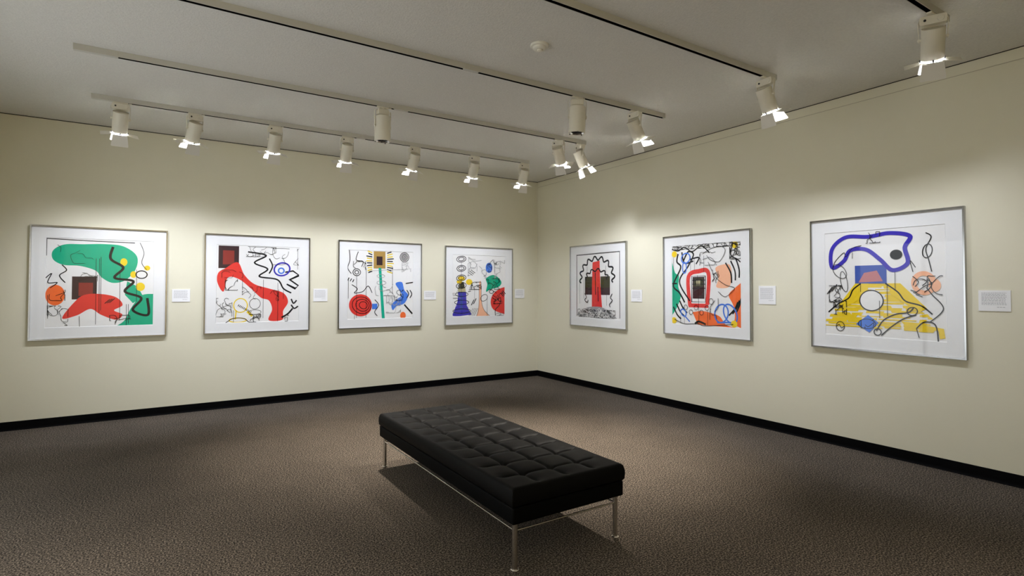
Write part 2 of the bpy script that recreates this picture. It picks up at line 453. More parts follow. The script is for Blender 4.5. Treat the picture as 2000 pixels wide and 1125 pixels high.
# ------------------------------------------------------------------ smoke detector
b = MB()
b.lathe([(0, .068), (-.010, .068), (-.014, .064), (-.016, .050), (-.030, .048), (-.036, .040), (-.037, .026), (-.034, .024), (-.034, .0005)], 'plastic', None, 48)
sd = b.build('smoke_detector', smooth=35, loc=(-2.974, -4.21, H))
tag(sd, 'round ivory smoke detector mounted on the ceiling between two tracks', 'smoke detector')
b = MB(); b.lathe([(-.034, .0225), (-.043, .021), (-.046, .015), (-.046, .0005)], 'plastic', None, 32); b.build('sensor_dome', sd, smooth=35)

# ------------------------------------------------------------------ print shapes (flat inks on paper)
def cr(pts, closed=True, n=8):
    out = []; k = len(pts)
    for i in range(k if closed else k - 1):
        g = (lambda j: pts[j % k]) if closed else (lambda j: pts[max(0, min(k - 1, j))])
        p0, p1, p2, p3 = g(i - 1), g(i), g(i + 1), g(i + 2)
        for s in range(n):
            t = s / n
            out.append(tuple(.5 * (2 * p1[c] + (p2[c] - p0[c]) * t + (2 * p0[c] - 5 * p1[c] + 4 * p2[c] - p3[c]) * t * t
                             + (3 * p1[c] - p0[c] - 3 * p2[c] + p3[c]) * t ** 3) for c in (0, 1)))
    if not closed: out.append(pts[-1])
    return out
class Print:
    W = .94
    def __init__(s): s.mb = MB(); s.k = 0; s.poly('paper', [(-.01, -.01), (1.01, -.01), (1.01, 1.01), (-.01, 1.01)], 'paper')
    def P(s, p): return ((p[0] - .5) * s.W, -.0140 - s.k * .00006, .6 + (p[1] - .5) * s.W)
    def poly(s, ink, pts, m=None):
        tri = tessellate_polygon([[Vector((p[0], p[1], 0)) for p in pts]])
        vs = [s.P(p) for p in pts]; fs = []
        for t in tri:
            a, b_, c = (Vector(vs[i]) for i in t)
            n = (b_ - a).cross(c - a)
            fs.append(t if n.y < 0 else t[::-1])
        s.mb.add(vs, fs, m or 'ink_' + ink); s.k += 1
    def blob(s, ink, pts): s.poly(ink, cr(pts))
    def ell(s, ink, cx, cy, rx, ry=None, rot=0):
        ry = ry or rx; r = math.radians(rot)
        s.poly(ink, [(cx + rx * math.cos(t) * math.cos(r) - ry * math.sin(t) * math.sin(r),
                      cy + rx * math.cos(t) * math.sin(r) + ry * math.sin(t) * math.cos(r)) for t in [2 * PI * i / 36 for i in range(36)]])
    def rect(s, ink, x0, y0, x1, y1): s.poly(ink, [(x0, y0), (x1, y0), (x1, y1), (x0, y1)])
    def line(s, ink, pts, w, smooth=True, closed=False):
        if smooth and len(pts) > 2: pts = cr(pts, closed)
        n = len(pts); q = []
        for i in range(n):
            a = pts[i - 1] if (closed or i) else pts[i]; c = pts[(i + 1) % n] if (closed or i < n - 1) else pts[i]
            d = Vector((c[0] - a[0], c[1] - a[1])); d = d.normalized() if d.length > 1e-9 else Vector((1, 0))
            nn = Vector((-d.y, d.x))
            if 0 < i < n - 1 or closed:
                e = Vector((pts[i][0] - a[0], pts[i][1] - a[1]))
                e = e.normalized() if e.length > 1e-9 else d
                cs = max(.45, abs(nn.dot(Vector((-e.y, e.x)))))
                nn = nn / cs
            q.append((pts[i], nn * w / 2))
        vs = []; fs = []
        for p, o_ in q: vs += [s.P((p[0] + o_.x, p[1] + o_.y)), s.P((p[0] - o_.x, p[1] - o_.y))]
        for i in range(n - 1 + (1 if closed else 0)):
            j = (i + 1) % n; fs.append((2 * i, 2 * i + 1, 2 * j + 1, 2 * j))
        s.mb.add(vs, fs, 'ink_' + ink); s.k += 1
    def ring(s, ink, cx, cy, rx, ry, w, rot=0):
        r = math.radians(rot)
        s.line(ink, [(cx + rx * math.cos(t) * math.cos(r) - ry * math.sin(t) * math.sin(r),
                      cy + rx * math.cos(t) * math.sin(r) + ry * math.sin(t) * math.cos(r)) for t in [2 * PI * i / 36 for i in range(36)]], w, False, True)
    def scribble(s, seed, x0, y0, x1, y1, n, w=.004, ink='black', step=.05):
        R = random.Random(seed)
        for _ in range(n):
            x, y = R.uniform(x0, x1), R.uniform(y0, y1); a = R.uniform(0, 6.28); pts = []
            for k in range(R.randint(4, 8)):
                pts.append((min(x1, max(x0, x)), min(y1, max(y0, y)))); a += R.uniform(-1.3, 1.3)
                x += step * math.cos(a); y += step * math.sin(a)
            s.line(ink, pts, w)
    def dashes(s, ink, x, y, dx, dy, n, ux, uy, w):
        for k in range(n):
            s.line(ink, [(x + k * dx, y + k * dy), (x + k * dx + ux, y + k * dy + uy)], w, False)

def print_green():
    p = Print()
    p.blob('green', [(.06, .86), (.16, .93), (.34, .94), (.52, .95), (.70, .93), (.83, .82), (.82, .66), (.72, .53), (.60, .50), (.50, .56), (.44, .64), (.30, .69), (.15, .70), (.06, .76)])
    p.poly('green', cr([(.65, .0), (.72, .06), (.78, .20), (.88, .35), (1, .37)], False) + [(1, 0)])
    p.poly('green', [(.74, .52), (.84, .46), (.90, .34), (.80, .26), (.72, .36)])
    p.ell('orange', .085, .36, .085, .115)
    p.rect('maroon', .23, .31, .455, .57)
    p.rect('rust', .29, .35, .42, .50)
    p.blob('red', [(.15, .10), (.24, .26), (.34, .36), (.50, .37), (.64, .33), (.70, .24), (.62, .18), (.70, .13), (.64, .07), (.50, .13), (.40, .20), (.28, .13)])
    for c in ((.705, .745, .034, .045), (.80, .60, .03, .04), (.935, .68, .03, .03), (.87, .455, .045, .05)): p.ell('yellow', *c)
    p.line('black', [(.60, .92), (.58, .78), (.70, .68), (.62, .56), (.80, .52), (.72, .40), (.88, .32), (.80, .18), (.95, .12), (.94, .32)], .027)
    p.ring('black', .88, .60, .055, .045, .012)
    p.line('black', [(0, .99), (.38, .98), (.81, .975)], .009, False)
    p.line('black', [(.005, .985), (.005, .80)], .005, False)
    for x, a, b_ in ((.445, .78, .02), (.475, .78, .15), (.49, .80, .18), (.67, .65, .06), (.735, .25, .0), (.755, .25, .02), (.83, .66, .28), (.30, .12, .0), (.02, .36, .10)):
        p.line('black', [(x, a), (x + .004, b_)], .0045, False)
    p.line('black', [(.86, .98), (.90, .86), (.88, .74), (.93, .66)], .006); p.line('black', [(.14, .70), (.18, .64), (.12, .58), (.17, .50)], .010)
    p.line('black', [(.0, .55), (.05, .60), (.02, .50), (.10, .50), (.04, .44)], .009)
    p.dashes('black', .53, .26, .022, .004, 3, .05, .05, .008)
    p.scribble(3, .02, .02, .20, .24, 9); p.scribble(5, .10, .72, .42, .92, 3, .0035); p.scribble(8, .28, .52, .46, .62, 5, .0035)
    p.scribble(9, .02, .30, .17, .44, 4, .005); p.scribble(4, .58, .0, .80, .12, 4, .005)
    return p
def print_sband():
    p = Print()
    p.rect('maroon', .02, .70, .255, .99)
    p.rect('rust', .07, .75, .20, .93)
    p.blob('red', [(.10, .70), (.24, .78), (.32, .62), (.44, .50), (.62, .44), (.80, .38), (.86, .26), (.80, .14), (.79, .02), (.62, .02), (.66, .16), (.62, .28), (.52, .32), (.40, .44), (.26, .56), (.13, .58), (.08, .40), (.01, .52), (.02, .64)])
    p.line('black', [(.36, .92), (.58, .88), (.44, .78), (.60, .70), (.50, .60), (.72, .56), (.80, .44), (.90, .38)], .019)
    p.line('black', [(.62, .84), (.66, .74), (.62, .64)], .017)
    p.line('black', [(.82, .66), (.92, .68), (1.0, .62), (.88, .56), (.99, .48), (.95, .44), (.84, .50)], .019, False)
    p.line('black', [(.90, .30), (.93, .24), (.97, .28)], .019); p.line('black', [(.90, .22), (.94, .17), (.99, .20)], .019)
    p.line('black', [(.92, .17), (.86, .10), (.78, .05)], .022)
    p.ring('navy', .78, .70, .10, .085, .020, 20); p.ring('blue', .77, .68, .035, .035, .018)
    p.ring('yellow', .28, .22, .08, .09, .012); p.ring('yellow', .25, .03, .10, .028, .012); p.line('yellow', [(.23, .16), (.22, .04)], .014, False)
    p.line('yellow', [(.36, .14), (.42, .08)], .03, False)
    p.dashes('black', .25, .21, .016, -.010, 10, .014, .022, .008)
    p.ring('black', .45, .24, .065, .07, .005); p.ring('black', .45, .13, .075, .03, .005)
    p.line('black', [(.11, .0), (.20, .055), (.32, .05), (.38, .0)], .008)
    for x, a, b_ in ((.55, .56, .05), (.30, .56, .46), (.73, .52, .0), (.80, .44, .30), (.98, .98, .70), (.20, .16, .0)): p.line('black', [(x, a), (x, b_)], .004, False)
    p.scribble(11, .34, .86, .70, .99, 12, .004); p.scribble(12, .66, .76, .99, .98, 9, .004); p.scribble(13, .0, .08, .18, .32, 14, .004, step=.03)
    p.scribble(14, .30, .30, .52, .46, 6, .004); p.scribble(15, .10, .42, .24, .56, 7, .005); p.scribble(16, .38, .0, .52, .10, 8, .006, step=.03)
    p.scribble(17, .60, .28, .74, .44, 6, .004); p.scribble(18, .82, .0, .98, .08, 3, .005); p.scribble(19, .06, .58, .30, .68, 4, .004)
    return p
def print_stripe():
    p = Print()
    p.rect('gold', .38, .74, .56, .995); p.rect('maroon', .425, .79, .515, .92)
    for k, (y, w) in enumerate(((.97, .07), (.91, .09), (.85, .09), (.79, .08), (.73, .07))):
        ink = 'black' if k % 2 else 'yellow'; oth = 'yellow' if k % 2 else 'black'
        p.line(ink, [(.36, y), (.36 - w, y + (k - 2) * -.012)], .016, False); p.line(oth, [(.36, y - .03), (.37 - w, y - .03 - (k - 2) * .012)], .016, False)
        p.line(oth, [(.585, y), (.585 + w, y + (k - 2) * -.012)], .016, False); p.line(ink, [(.585, y - .03), (.60 + w, y - .03 - (k - 2) * .012)], .016, False)
    p.poly('teal', [(.455, .75), (.495, .75), (.555, .0), (.51, .0)])
    p.ell('red', .19, .20, .17, .16, -15)
    for r in (.14, .10, .06): p.ring('black', .20 + (.16 - r) * .3, .20, r, r * .85, .010, -20)
    p.rect('blue', .36, .14, .44, .22); p.line('black', [(.06, .50), (.14, .44), (.10, .38), (.22, .40), (.30, .48), (.36, .38)], .010)
    p.line('black', [(.40, .28), (.46, .20), (.40, .10), (.44, .04)], .010)
    for r in (.07, .05, .032, .014): p.ring('black', .86, .92, r, r, .010)
    p.blob('blue', [(.72, .52), (.82, .54), (.86, .42), (.92, .34), (.86, .22), (.74, .18), (.68, .12), (.66, .20), (.74, .28), (.82, .34), (.78, .42)])
    p.ell('orange', .84, .035, .045, .055)
    p.line('black', [(.88, .52), (1, .54)], .016, False); p.line('black', [(.86, .20), (.99, .06)], .022, False)
    p.line('black', [(.90, .42), (.93, .36), (.90, .30)], .014); p.line('black', [(.95, .42), (.98, .36), (.95, .30)], .014)
    p.ring('black', .13, .68, .055, .05, .010); p.ring('black', .13, .68, .028, .026, .010)
    p.line('black', [(.02, 1.0), (.03, .86), (.0, .74), (.05, .66)], .010); p.line('black', [(.15, .98), (.12, .86), (.22, .84), (.20, .76)], .009)
    p.dashes('black', .02, .60, .035, -.012, 3, -.02, -.04, .012)
    for x, a, b_ in ((.01, .60, .30), (.13, .62, .02), (.27, .74, .02), (.67, .78, .36), (.10, .06, .0)): p.line('black', [(x, a), (x, b_)], .005, False)
    p.line('grey', [(.30, .70), (.55, .72), (.76, .73), (.92, .74)], .006); p.ring('grey', .49, .63, .06, .025, .006); p.ring('grey', .50, .53, .07, .03, .006)
    p.scribble(21, .58, .08, .80, .34, 14, .005, 'grey'); p.scribble(22, .82, .70, .96, .84, 8, .005, 'grey'); p.scribble(23, .40, .34, .70, .52, 6, .006, 'grey')
    p.scribble(24, .70, .26, .84, .42, 9, .005, step=.025); p.scribble(25, .08, .72, .26, .84, 6, .006)
    return p
def print_column():
    p = Print()
    p.blob('navy', [(.06, .17), (.20, .20), (.24, .28), (.24, .40), (.17, .42), (.10, .40), (.10, .28), (.03, .10), (.0, .02), (.12, .01), (.26, .02), (.34, .03), (.30, .10), (.24, .18)])
    p.poly('navy', [(.10, .40), (.24, .40), (.26, .14), (.08, .14)]); p.poly('cobalt', [(.145, .38), (.175, .38), (.18, .10), (.14, .10)])
    p.poly('sand', [(.09, .47), (.23, .47), (.24, .40), (.10, .40)]); p.poly('olive', [(.12, .56), (.20, .56), (.22, .46), (.11, .46)])
    p.ell('yellow', .155, .62, .065, .04); p.ell('yellow', .30, .56, .06, .048); p.ell('yellow', .12, .56, .05, .03)
    for y, r in ((.93, .085), (.78, .080), (.625, .085), (.50, .09)):
        p.ring('black', .155, y, r, .048, .011, 8); p.ring('black', .155, y, r * .62, .028, .011, 8)
    for y, r in ((.36, .115), (.23, .13), (.09, .16)): p.ring('black', .165, y, r, .035, .010)
    p.blob('green', [(.62, .62), (.74, .68), (.84, .65), (.92, .56), (.86, .48), (.70, .44), (.62, .40), (.64, .52)])
    p.ell('blue', .675, .80, .065, .085); p.poly('red', cr([(.98, .48), (.86, .44), (.74, .34), (.71, .20), (.78, .09), (.98, .02)], False))
    p.poly('peach', cr([(.485, .56), (.52, .56), (.53, .26), (.58, .10), (.68, .0)], False) + cr([(.44, .0), (.47, .12), (.49, .28)], False))
    p.line('black', [(.44, .0), (.48, .14), (.485, .50)], .006); p.line('black', [(.53, .50), (.53, .26), (.58, .10), (.69, .0)], .006)
    p.dashes('black', .34, .18, .04, .02, 2, .05, .09, .014); p.dashes('black', .28, .72, .025, .02, 3, .08, -.05, .009)
    p.dashes('black', .28, .40, .012, .03, 4, .05, .01, .010); p.dashes('black', .30, .01, .03, .0, 4, .07, .12, .006); p.dashes('black', .62, .66, .02, -.03, 3, -.05, .0, .008)
    p.line('black', [(.74, .30), (.82, .26), (.90, .30), (.88, .18), (.80, .10), (.80, .0)], .012); p.dashes('black', .90, .38, .02, .02, 3, .06, -.06, .014)
    p.ring('black', .58, .30, .07, .05, .008, 30); p.ring('black', .72, .40, .04, .03, .010)
    for x, a, b_ in ((.155, .88, .10), (.64, .30, .0), (.40, .50, .26)): p.line('black', [(x, a), (x, b_)], .004, False)
    p.scribble(31, .28, .66, .62, .96, 10, .007, 'grey', .07); p.scribble(32, .78, .62, .98, .94, 9, .007, 'grey'); p.scribble(33, .66, .86, .82, .97, 4, .007)
    p.scribble(34, .34, .44, .52, .56, 8, .007); p.scribble(35, .74, .20, .94, .40, 7, .009); p.scribble(36, .66, .44, .88, .62, 6, .008); p.scribble(37, .76, .0, .96, .04, 6, .005, step=.02)
    p.scribble(38, .0, .30, .14, .60, 4, .005, 'grey'); p.scribble(39, .63, .74, .72, .86, 5, .006)
    return p
def print_bar():
    p = Print()
    for x in (.02, .99): p.line('black', [(x, .02), (x, .995)], .012, False)
    p.line('black', [(.015, .985), (.995, .995)], .012, False)
    p.rect('olive', .22, .36, .40, .64); p.rect('maroon', .22, .36, .40, .47)
    p.rect('olive', .58, .36, .785, .64); p.rect('maroon', .58, .36, .785, .47)
    p.poly('red', [(.40, .86), (.56, .88), (.575, .50), (.62, .12), (.38, .12), (.385, .50)])
    for a, b_, x in ((.70, .36, .46), (.48, .26, .52)): p.line('black', [(x, a), (x + .008, b_)], .016, False)
    for rx, ry, amp, n, w_ in ((.37, .30, .030, 9, .026), (.24, .12, .022, 6, .022)):     # two wavy arches
        pts = []
        for k in range(121):
            t = k / 120; a = PI * (1.08 - 1.16 * t); o_ = amp * math.sin(2 * PI * n * t)
            pts.append((.49 + (rx + o_) * math.cos(a), .62 + (ry + o_) * math.sin(a)))
        p.line('black', pts, w_, False)
    p.poly('grey', cr([(.02, .03), (.10, .11), (.26, .16), (.45, .18), (.62, .17), (.78, .12), (.88, .06), (.93, .015)], False) + [(.5, .0)])
    p.scribble(42, .05, .015, .90, .13, 60, .007, 'black', .03); p.scribble(43, .10, .02, .86, .15, 40, .007, 'paper', .03)
    p.line('black', [(.22, .38), (.26, .32), (.22, .28), (.28, .24), (.30, .28)], .012); p.line('black', [(.84, .38), (.80, .32), (.84, .28), (.78, .22), (.80, .18)], .012)
    for x, a, b_ in ((.10, .60, .22), (.20, .60, .30), (.70, .80, .64), (.72, .36, .20), (.28, .80, .64)): p.line('black', [(x, a), (x, b_)], .005, False)
    return p
def print_orange():
    p = Print()
    p.poly('green', cr([(.0, .80), (.05, .66), (.11, .62), (.10, .48), (.14, .36), (.08, .22), (.0, .11)], False))
    p.poly('peach', cr([(.66, .70), (.76, .74), (.86, .73), (.88, .60), (.85, .48), (.74, .46), (.67, .48), (.70, .58)], True))
    p.poly('orange', [(1, .0), (1, .52)] + cr([(1, .52), (.92, .46), (.84, .38), (.90, .26), (.92, .14), (.90, .04)], False))
    p.poly('orange', cr([(.32, .16), (.46, .18), (.60, .16), (.72, .12), (.80, .03), (.94, .0)], False) + [(.40, .01)])
    p.line('red', [(.28, .24), (.26, .60), (.42, .67), (.56, .64), (.54, .26)], .055); p.rect('red', .26, .22, .555, .27)
    p.rect('maroon', .325, .33, .50, .60); p.rect('olive', .34, .48, .48, .585); p.rect('sand', .38, .50, .44, .56)
    p.line('black', [(.31, .61), (.515, .61), (.515, .29), (.31, .29)], .008, False, True); p.line('black', [(.40, .62), (.415, .24)], .006, False)
    for y in (.56, .51, .46): p.line('black', [(.32, y), (.51, y)], .010, False)
    p.line('black', [(.10, .90), (.08, .80), (.14, .72), (.02, .50), (.12, .40), (.20, .28)], .022); p.line('black', [(.18, .80), (.26, .92), (.34, .88), (.26, .74), (.12, .54), (.28, .30)], .020)
    p.line('black', [(.16, .92), (.20, .78), (.34, .80)], .020); p.line('black', [(.28, .82), (.42, .84), (.38, .76)], .018)
    p.line('black', [(0, .52), (.08, .52)], .018, False)
    for k in range(3): p.line('black', [(.02 + k * .05, .22 + k * .04), (.08 + k * .05, .12 + k * .04), (.14 + k * .05, .07 + k * .04)], .020)
    for k in range(3): p.line('black', [(.80 + k * .07, .76 + k * .02), (.87 + k * .055, .64 + k * .02), (.88 + k * .05, .52 + k * .03)], .018)
    for k in range(3): p.line('black', [(.84 + k * .05, .14 + k * .02), (.92 + k * .03, .22 + k * .02), (.96 + k * .02, .30 + k * .02)], .018)
    p.ring('blue', .22, .84, .07, .06, .016, 30); p.ring('blue', .20, .72, .03, .07, .014); p.ring('blue', .18, .15, .035, .05, .016, 40); p.line('blue', [(.20, .11), (.28, .04)], .016, False)
    p.ring('blue', .74, .16, .09, .11, .018, -20); p.ring('blue', .86, .16, .08, .12, .018, 30); p.line('blue', [(.68, .05), (.88, .06)], .018, False)
    for c in ((.04, .90), (.925, .965), (.03, .045), (.91, .045)): p.ell('yellow', *c, .042, .04)
    p.line('black', [(.0, .965), (.10, .94), (.20, .98), (.32, .92), (.46, .98), (.58, .89)], .014); p.line('black', [(.86, .94), (.88, .84), (.95, .80), (1, .76)], .014)
    p.scribble(51, .02, .955, .90, 1.0, 44, .006, step=.03); p.scribble(52, .86, .80, 1.0, .99, 22, .006, step=.03)
    p.line('black', [(.48, .88), (.60, .94), (.74, .96), (.80, .90), (.72, .78), (.60, .80), (.54, .86)], .006); p.line('black', [(.56, .78), (.66, .60), (.80, .50), (.92, .46), (.80, .36), (.70, .42)], .006)
    p.line('black', [(.04, .06), (.20, .01), (.40, .02), (.52, .0), (.90, .04)], .008); p.line('black', [(.36, .02), (.42, .05), (.52, .02)], .022)
    for k in range(5): p.ring('black', .22 + k * .08, .22 - (k % 2) * .06, .028, .03, .006)
    p.ring('black', .60, .30, .03, .035, .006); p.scribble(53, .58, .08, .70, .34, 4, .006); p.scribble(54, .44, .74, .68, .90, 5, .005); p.scribble(55, .62, .52, .72, .68, 6, .006, step=.03)
    for x, a, b_ in ((.03, .86, .30), (.30, .86, .68), (.36, .84, .68), (.50, .86, .66), (.14, .12, .02), (.20, .1, .01), (.42, .24, .06), (.55, .2, .0)): p.line('black', [(x, a), (x, b_)], .004, False)
    return p
def print_yellow():
    p = Print()
    R = random.Random(61)
    for k in range(17):                                   # horizontal brush bars widening downwards
        t = k / 16; y = .50 - .40 * t; hw = .14 + .36 * t
        x = .47 - hw + R.uniform(-.02, .04); end = .47 + hw * (1.02 if k < 13 else .9)
        while x < end:
            L = R.uniform(.10, .34); x1 = min(end, x + L); th = R.uniform(.012, .030)
            p.poly('yellow', [(x, y + R.uniform(-.006, .006)), (x1, y + R.uniform(-.008, .008)), (x1 + R.uniform(-.02, .02), y - th), (x + R.uniform(-.01, .01), y - th)])
            x = x1 + R.uniform(.0, .14 if 3 < k < 13 else .03)
    p.poly('yellow', [(.28, .50), (.40, .50), (.38, .38), (.16, .26), (.12, .28)]); p.poly('yellow', [(.56, .50), (.66, .50), (.86, .28), (.80, .24), (.58, .40)])
    p.poly('yellow', [(.66, .16), (.98, .11), (.99, .03), (.95, .02), (.94, .09), (.70, .11)])
    p.rect('cobalt', .28, .50, .55, .67); p.poly('pink', [(.31, .51), (.52, .52), (.47, .62), (.36, .60)])
    p.line('navy', [(.07, .66), (.18, .72), (.24, .82), (.38, .82), (.50, .72), (.60, .62), (.72, .68), (.70, .82), (.74, .92), (.58, .96), (.40, .94), (.20, .95), (.07, .84)], .036, True, True)
    p.line('black', [(.08, .66), (.10, .72), (.18, .80), (.20, .76), (.26, .84), (.34, .86)], .006)
    p.ell('black', .63, .76, .05, .045)
    p.line('black', [(.33, .50), (.26, .44), (.22, .36), (.12, .30), (.03, .22)], .012); p.line('black', [(.54, .50), (.64, .42), (.70, .34), (.82, .30), (.90, .23)], .012)
    p.ell('paper', .42, .34, .10, .095); p.ring('black', .42, .34, .10, .095, .010)
    p.ring('peach', .84, .50, .075, .085, .040, 10); p.ell('peach', .92, .48, .045, .055)
    p.line('black', [(.78, .64), (.74, .70), (.76, .60)], .006); p.line('black', [(.90, .60), (.88, .70), (.86, .80), (.90, .90), (.86, .94)], .008); p.ring('black', .87, .78, .035, .06, .007, -10)
    p.poly('blue', [(.285, .115), (.39, .205), (.48, .135), (.40, .04)]); p.ring('black', .38, .12, .075, .045, .006); p.scribble(62, .33, .08, .44, .16, 5, .006, step=.03)
    p.ring('black', .14, .085, .038, .045, .006); p.line('black', [(.10, .08), (.13, .10), (.15, .07), (.18, .09)], .006)
    p.line('black', [(.46, .06), (.52, .16), (.62, .22), (.72, .24), (.76, .28)], .010); p.line('black', [(.50, .02), (.58, .10), (.68, .18), (.78, .22)], .010); p.ring('black', .47, .05, .03, .03, .008); p.ring('black', .75, .25, .04, .035, .008, 20)
    p.line('black', [(.78, .10), (.84, .16), (.92, .14), (.94, .0)], .010); p.line('black', [(.80, .02), (.78, .10)], .006, False); p.line('black', [(.88, .16), (.98, .28), (.90, .40), (.86, .46)], .008)
    p.dashes('black', .02, .40, .022, .012, 3, .05, .07, .008); p.dashes('black', .74, .44, .02, -.02, 3, .05, -.02, .006)
    p.ring('black', .14, .62, .05, .08, .005, 40); p.ring('black', .18, .52, .03, .10, .005, 10)
    p.scribble(63, .04, .32, .16, .48, 10, .005); p.scribble(64, .08, .20, .20, .34, 10, .006, step=.03); p.scribble(65, .38, .88, .50, .98, 6, .005, step=.03); p.scribble(66, .76, .40, .98, .56, 6, .006)
    for x, a, b_ in ((.49, .34, .18), (.555, .50, .20), (.62, .60, .44), (.33, .50, .42), (.26, .80, .74)): p.line('black', [(x, a), (x, b_)], .004, False)
    return p

def framed_print(maker, label, loc, rz):
    root = empty('framed_print', loc, rz); tag(root, label, 'framed print', 'framed abstract prints')
    S = .6
    b = MB()                                                     # mitred metal section swept round the square
    pr = [(0, -.001), (0, -.0325), (.0012, -.034), (.0125, -.034), (.0135, -.0332), (.0135, -.026), (.0135, -.001)]
    n = len(pr); vs = []
    for i, (a, y) in enumerate(pr):
        h = S - a; vs += [(-h, y, S - h), (h, y, S - h), (h, y, S + h), (-h, y, S + h)]
    fs = []
    for i in range(n - 1):
        for c in range(4):
            d = (c + 1) % 4; fs.append((4 * i + c, 4 * i + d, 4 * i + 4 + d, 4 * i + 4 + c))
    b.add(vs, [f[::-1] for f in fs], 'frame'); b.build('frame', root)
    b = MB(); o_, q, q2 = .588, .472, .4685                       # mat with bevelled window
    vs = []
    for (h, y) in ((o_, -.0185), (q, -.0185), (q2, -.0146)):
        vs += [(-h, y, S - h), (h, y, S - h), (h, y, S + h), (-h, y, S + h)]
    fs = [(4 * i + c, 4 * i + (c + 1) % 4, 4 * i + 4 + (c + 1) % 4, 4 * i + 4 + c) for i in range(2) for c in range(4)]
    b.add(vs, fs, 'mat'); b.build('mat_board', root)
    b = MB(); b.box((-.588, -.010, .012), (.588, -.004, 1.188), 'card'); b.build('backing', root)
    pm = maker(); pm.mb.build('print', root)
    b = MB(); b.add([(-.5865, -.025, .0135), (.5865, -.025, .0135), (.5865, -.025, 1.1865), (-.5865, -.025, 1.1865)], [(0, 1, 2, 3)], 'glass')
    b.build('glazing', root)
    return root
FT = [-6.4175, -4.8481, -3.2841, -1.7076, .8919, 2.7319, 4.5628]
FZ = [.9006, .8963, .8942, .8864, .8858, .887, .8914]
FM = [(print_green, 'silver-framed print with green cloud shape and red wave, leftmost on the left wall'),
      (print_sband, 'silver-framed print with red S-shaped band below a dark square, second from the left'),
      (print_stripe, 'silver-framed print with narrow teal stripe, gold panel and red oval, third from left'),
      (print_column, 'silver-framed print with blue ringed column and red half disc, left of the room corner'),
      (print_bar, 'silver-framed print with upright red bar between dark panels, right of the room corner'),
      (print_orange, 'silver-framed print with red arch and orange and green edges, middle of right wall'),
      (print_yellow, 'silver-framed print with blue loop over yellow bars, far right of the photo')]
for i in range(7):
    if i < 4: framed_print(FM[i][0], FM[i][1], (FT[i] + .6, 0, FZ[i]), 0)
    else: framed_print(FM[i][0], FM[i][1], (0, -(FT[i] + .6), FZ[i]), -PI / 2)

# ------------------------------------------------------------------ wall text cards
def card(w, h, rows, label, loc, rz, seed):
    root = empty('wall_label', loc, rz); tag(root, label, 'text card', 'wall text cards')
    b = MB(); b.box((-w / 2, -.0065, 0), (w / 2, -.001, h), 'card'); b.build('card', root)
    b = MB(); R = random.Random(seed); y = h * .86; dy = h * .62 / rows
    for r in range(rows + 1):
        x = -w * .40; end = w * .38 - R.uniform(0, .05) * w
        if r == rows: y -= dy * .9; x = w * .08
        while x < end:
            L = min(R.uniform(.006, .018), end - x)
            b.box((x, -.0068, y), (x + L, -.0064, y + .0032), 'type'); x += L + .0035
        y -= dy
    b.build('printed_text', root)
card(.180, .146, 9, 'white text card between the green-cloud print and the S-band print', (-5.077, 0, 1.285), 0, 1)
card(.180, .166, 10, 'white text card between the S-band print and the teal-stripe print', (-3.507, 0, 1.272), 0, 2)
card(.190, .130, 8, 'white text card between the teal-stripe print and the blue-column print', (-1.942, 0, 1.278), 0, 3)
card(.182, .150, 9, 'white text card on the left wall between the blue-column print and the room corner', (-.359, 0, 1.286), 0, 4)
card(.195, .158, 10, 'white text card between the red-bar print and the red-arch print on the right wall', (0, -2.256, 1.272), -PI / 2, 5)
card(.188, .190, 12, 'white squarish text card between the red-arch print and the yellow-bars print', (0, -4.099, 1.283), -PI / 2, 6)
card(.190, .156, 10, 'white text card at the far right, past the yellow-bars print', (0, -5.928, 1.277), -PI / 2, 7)

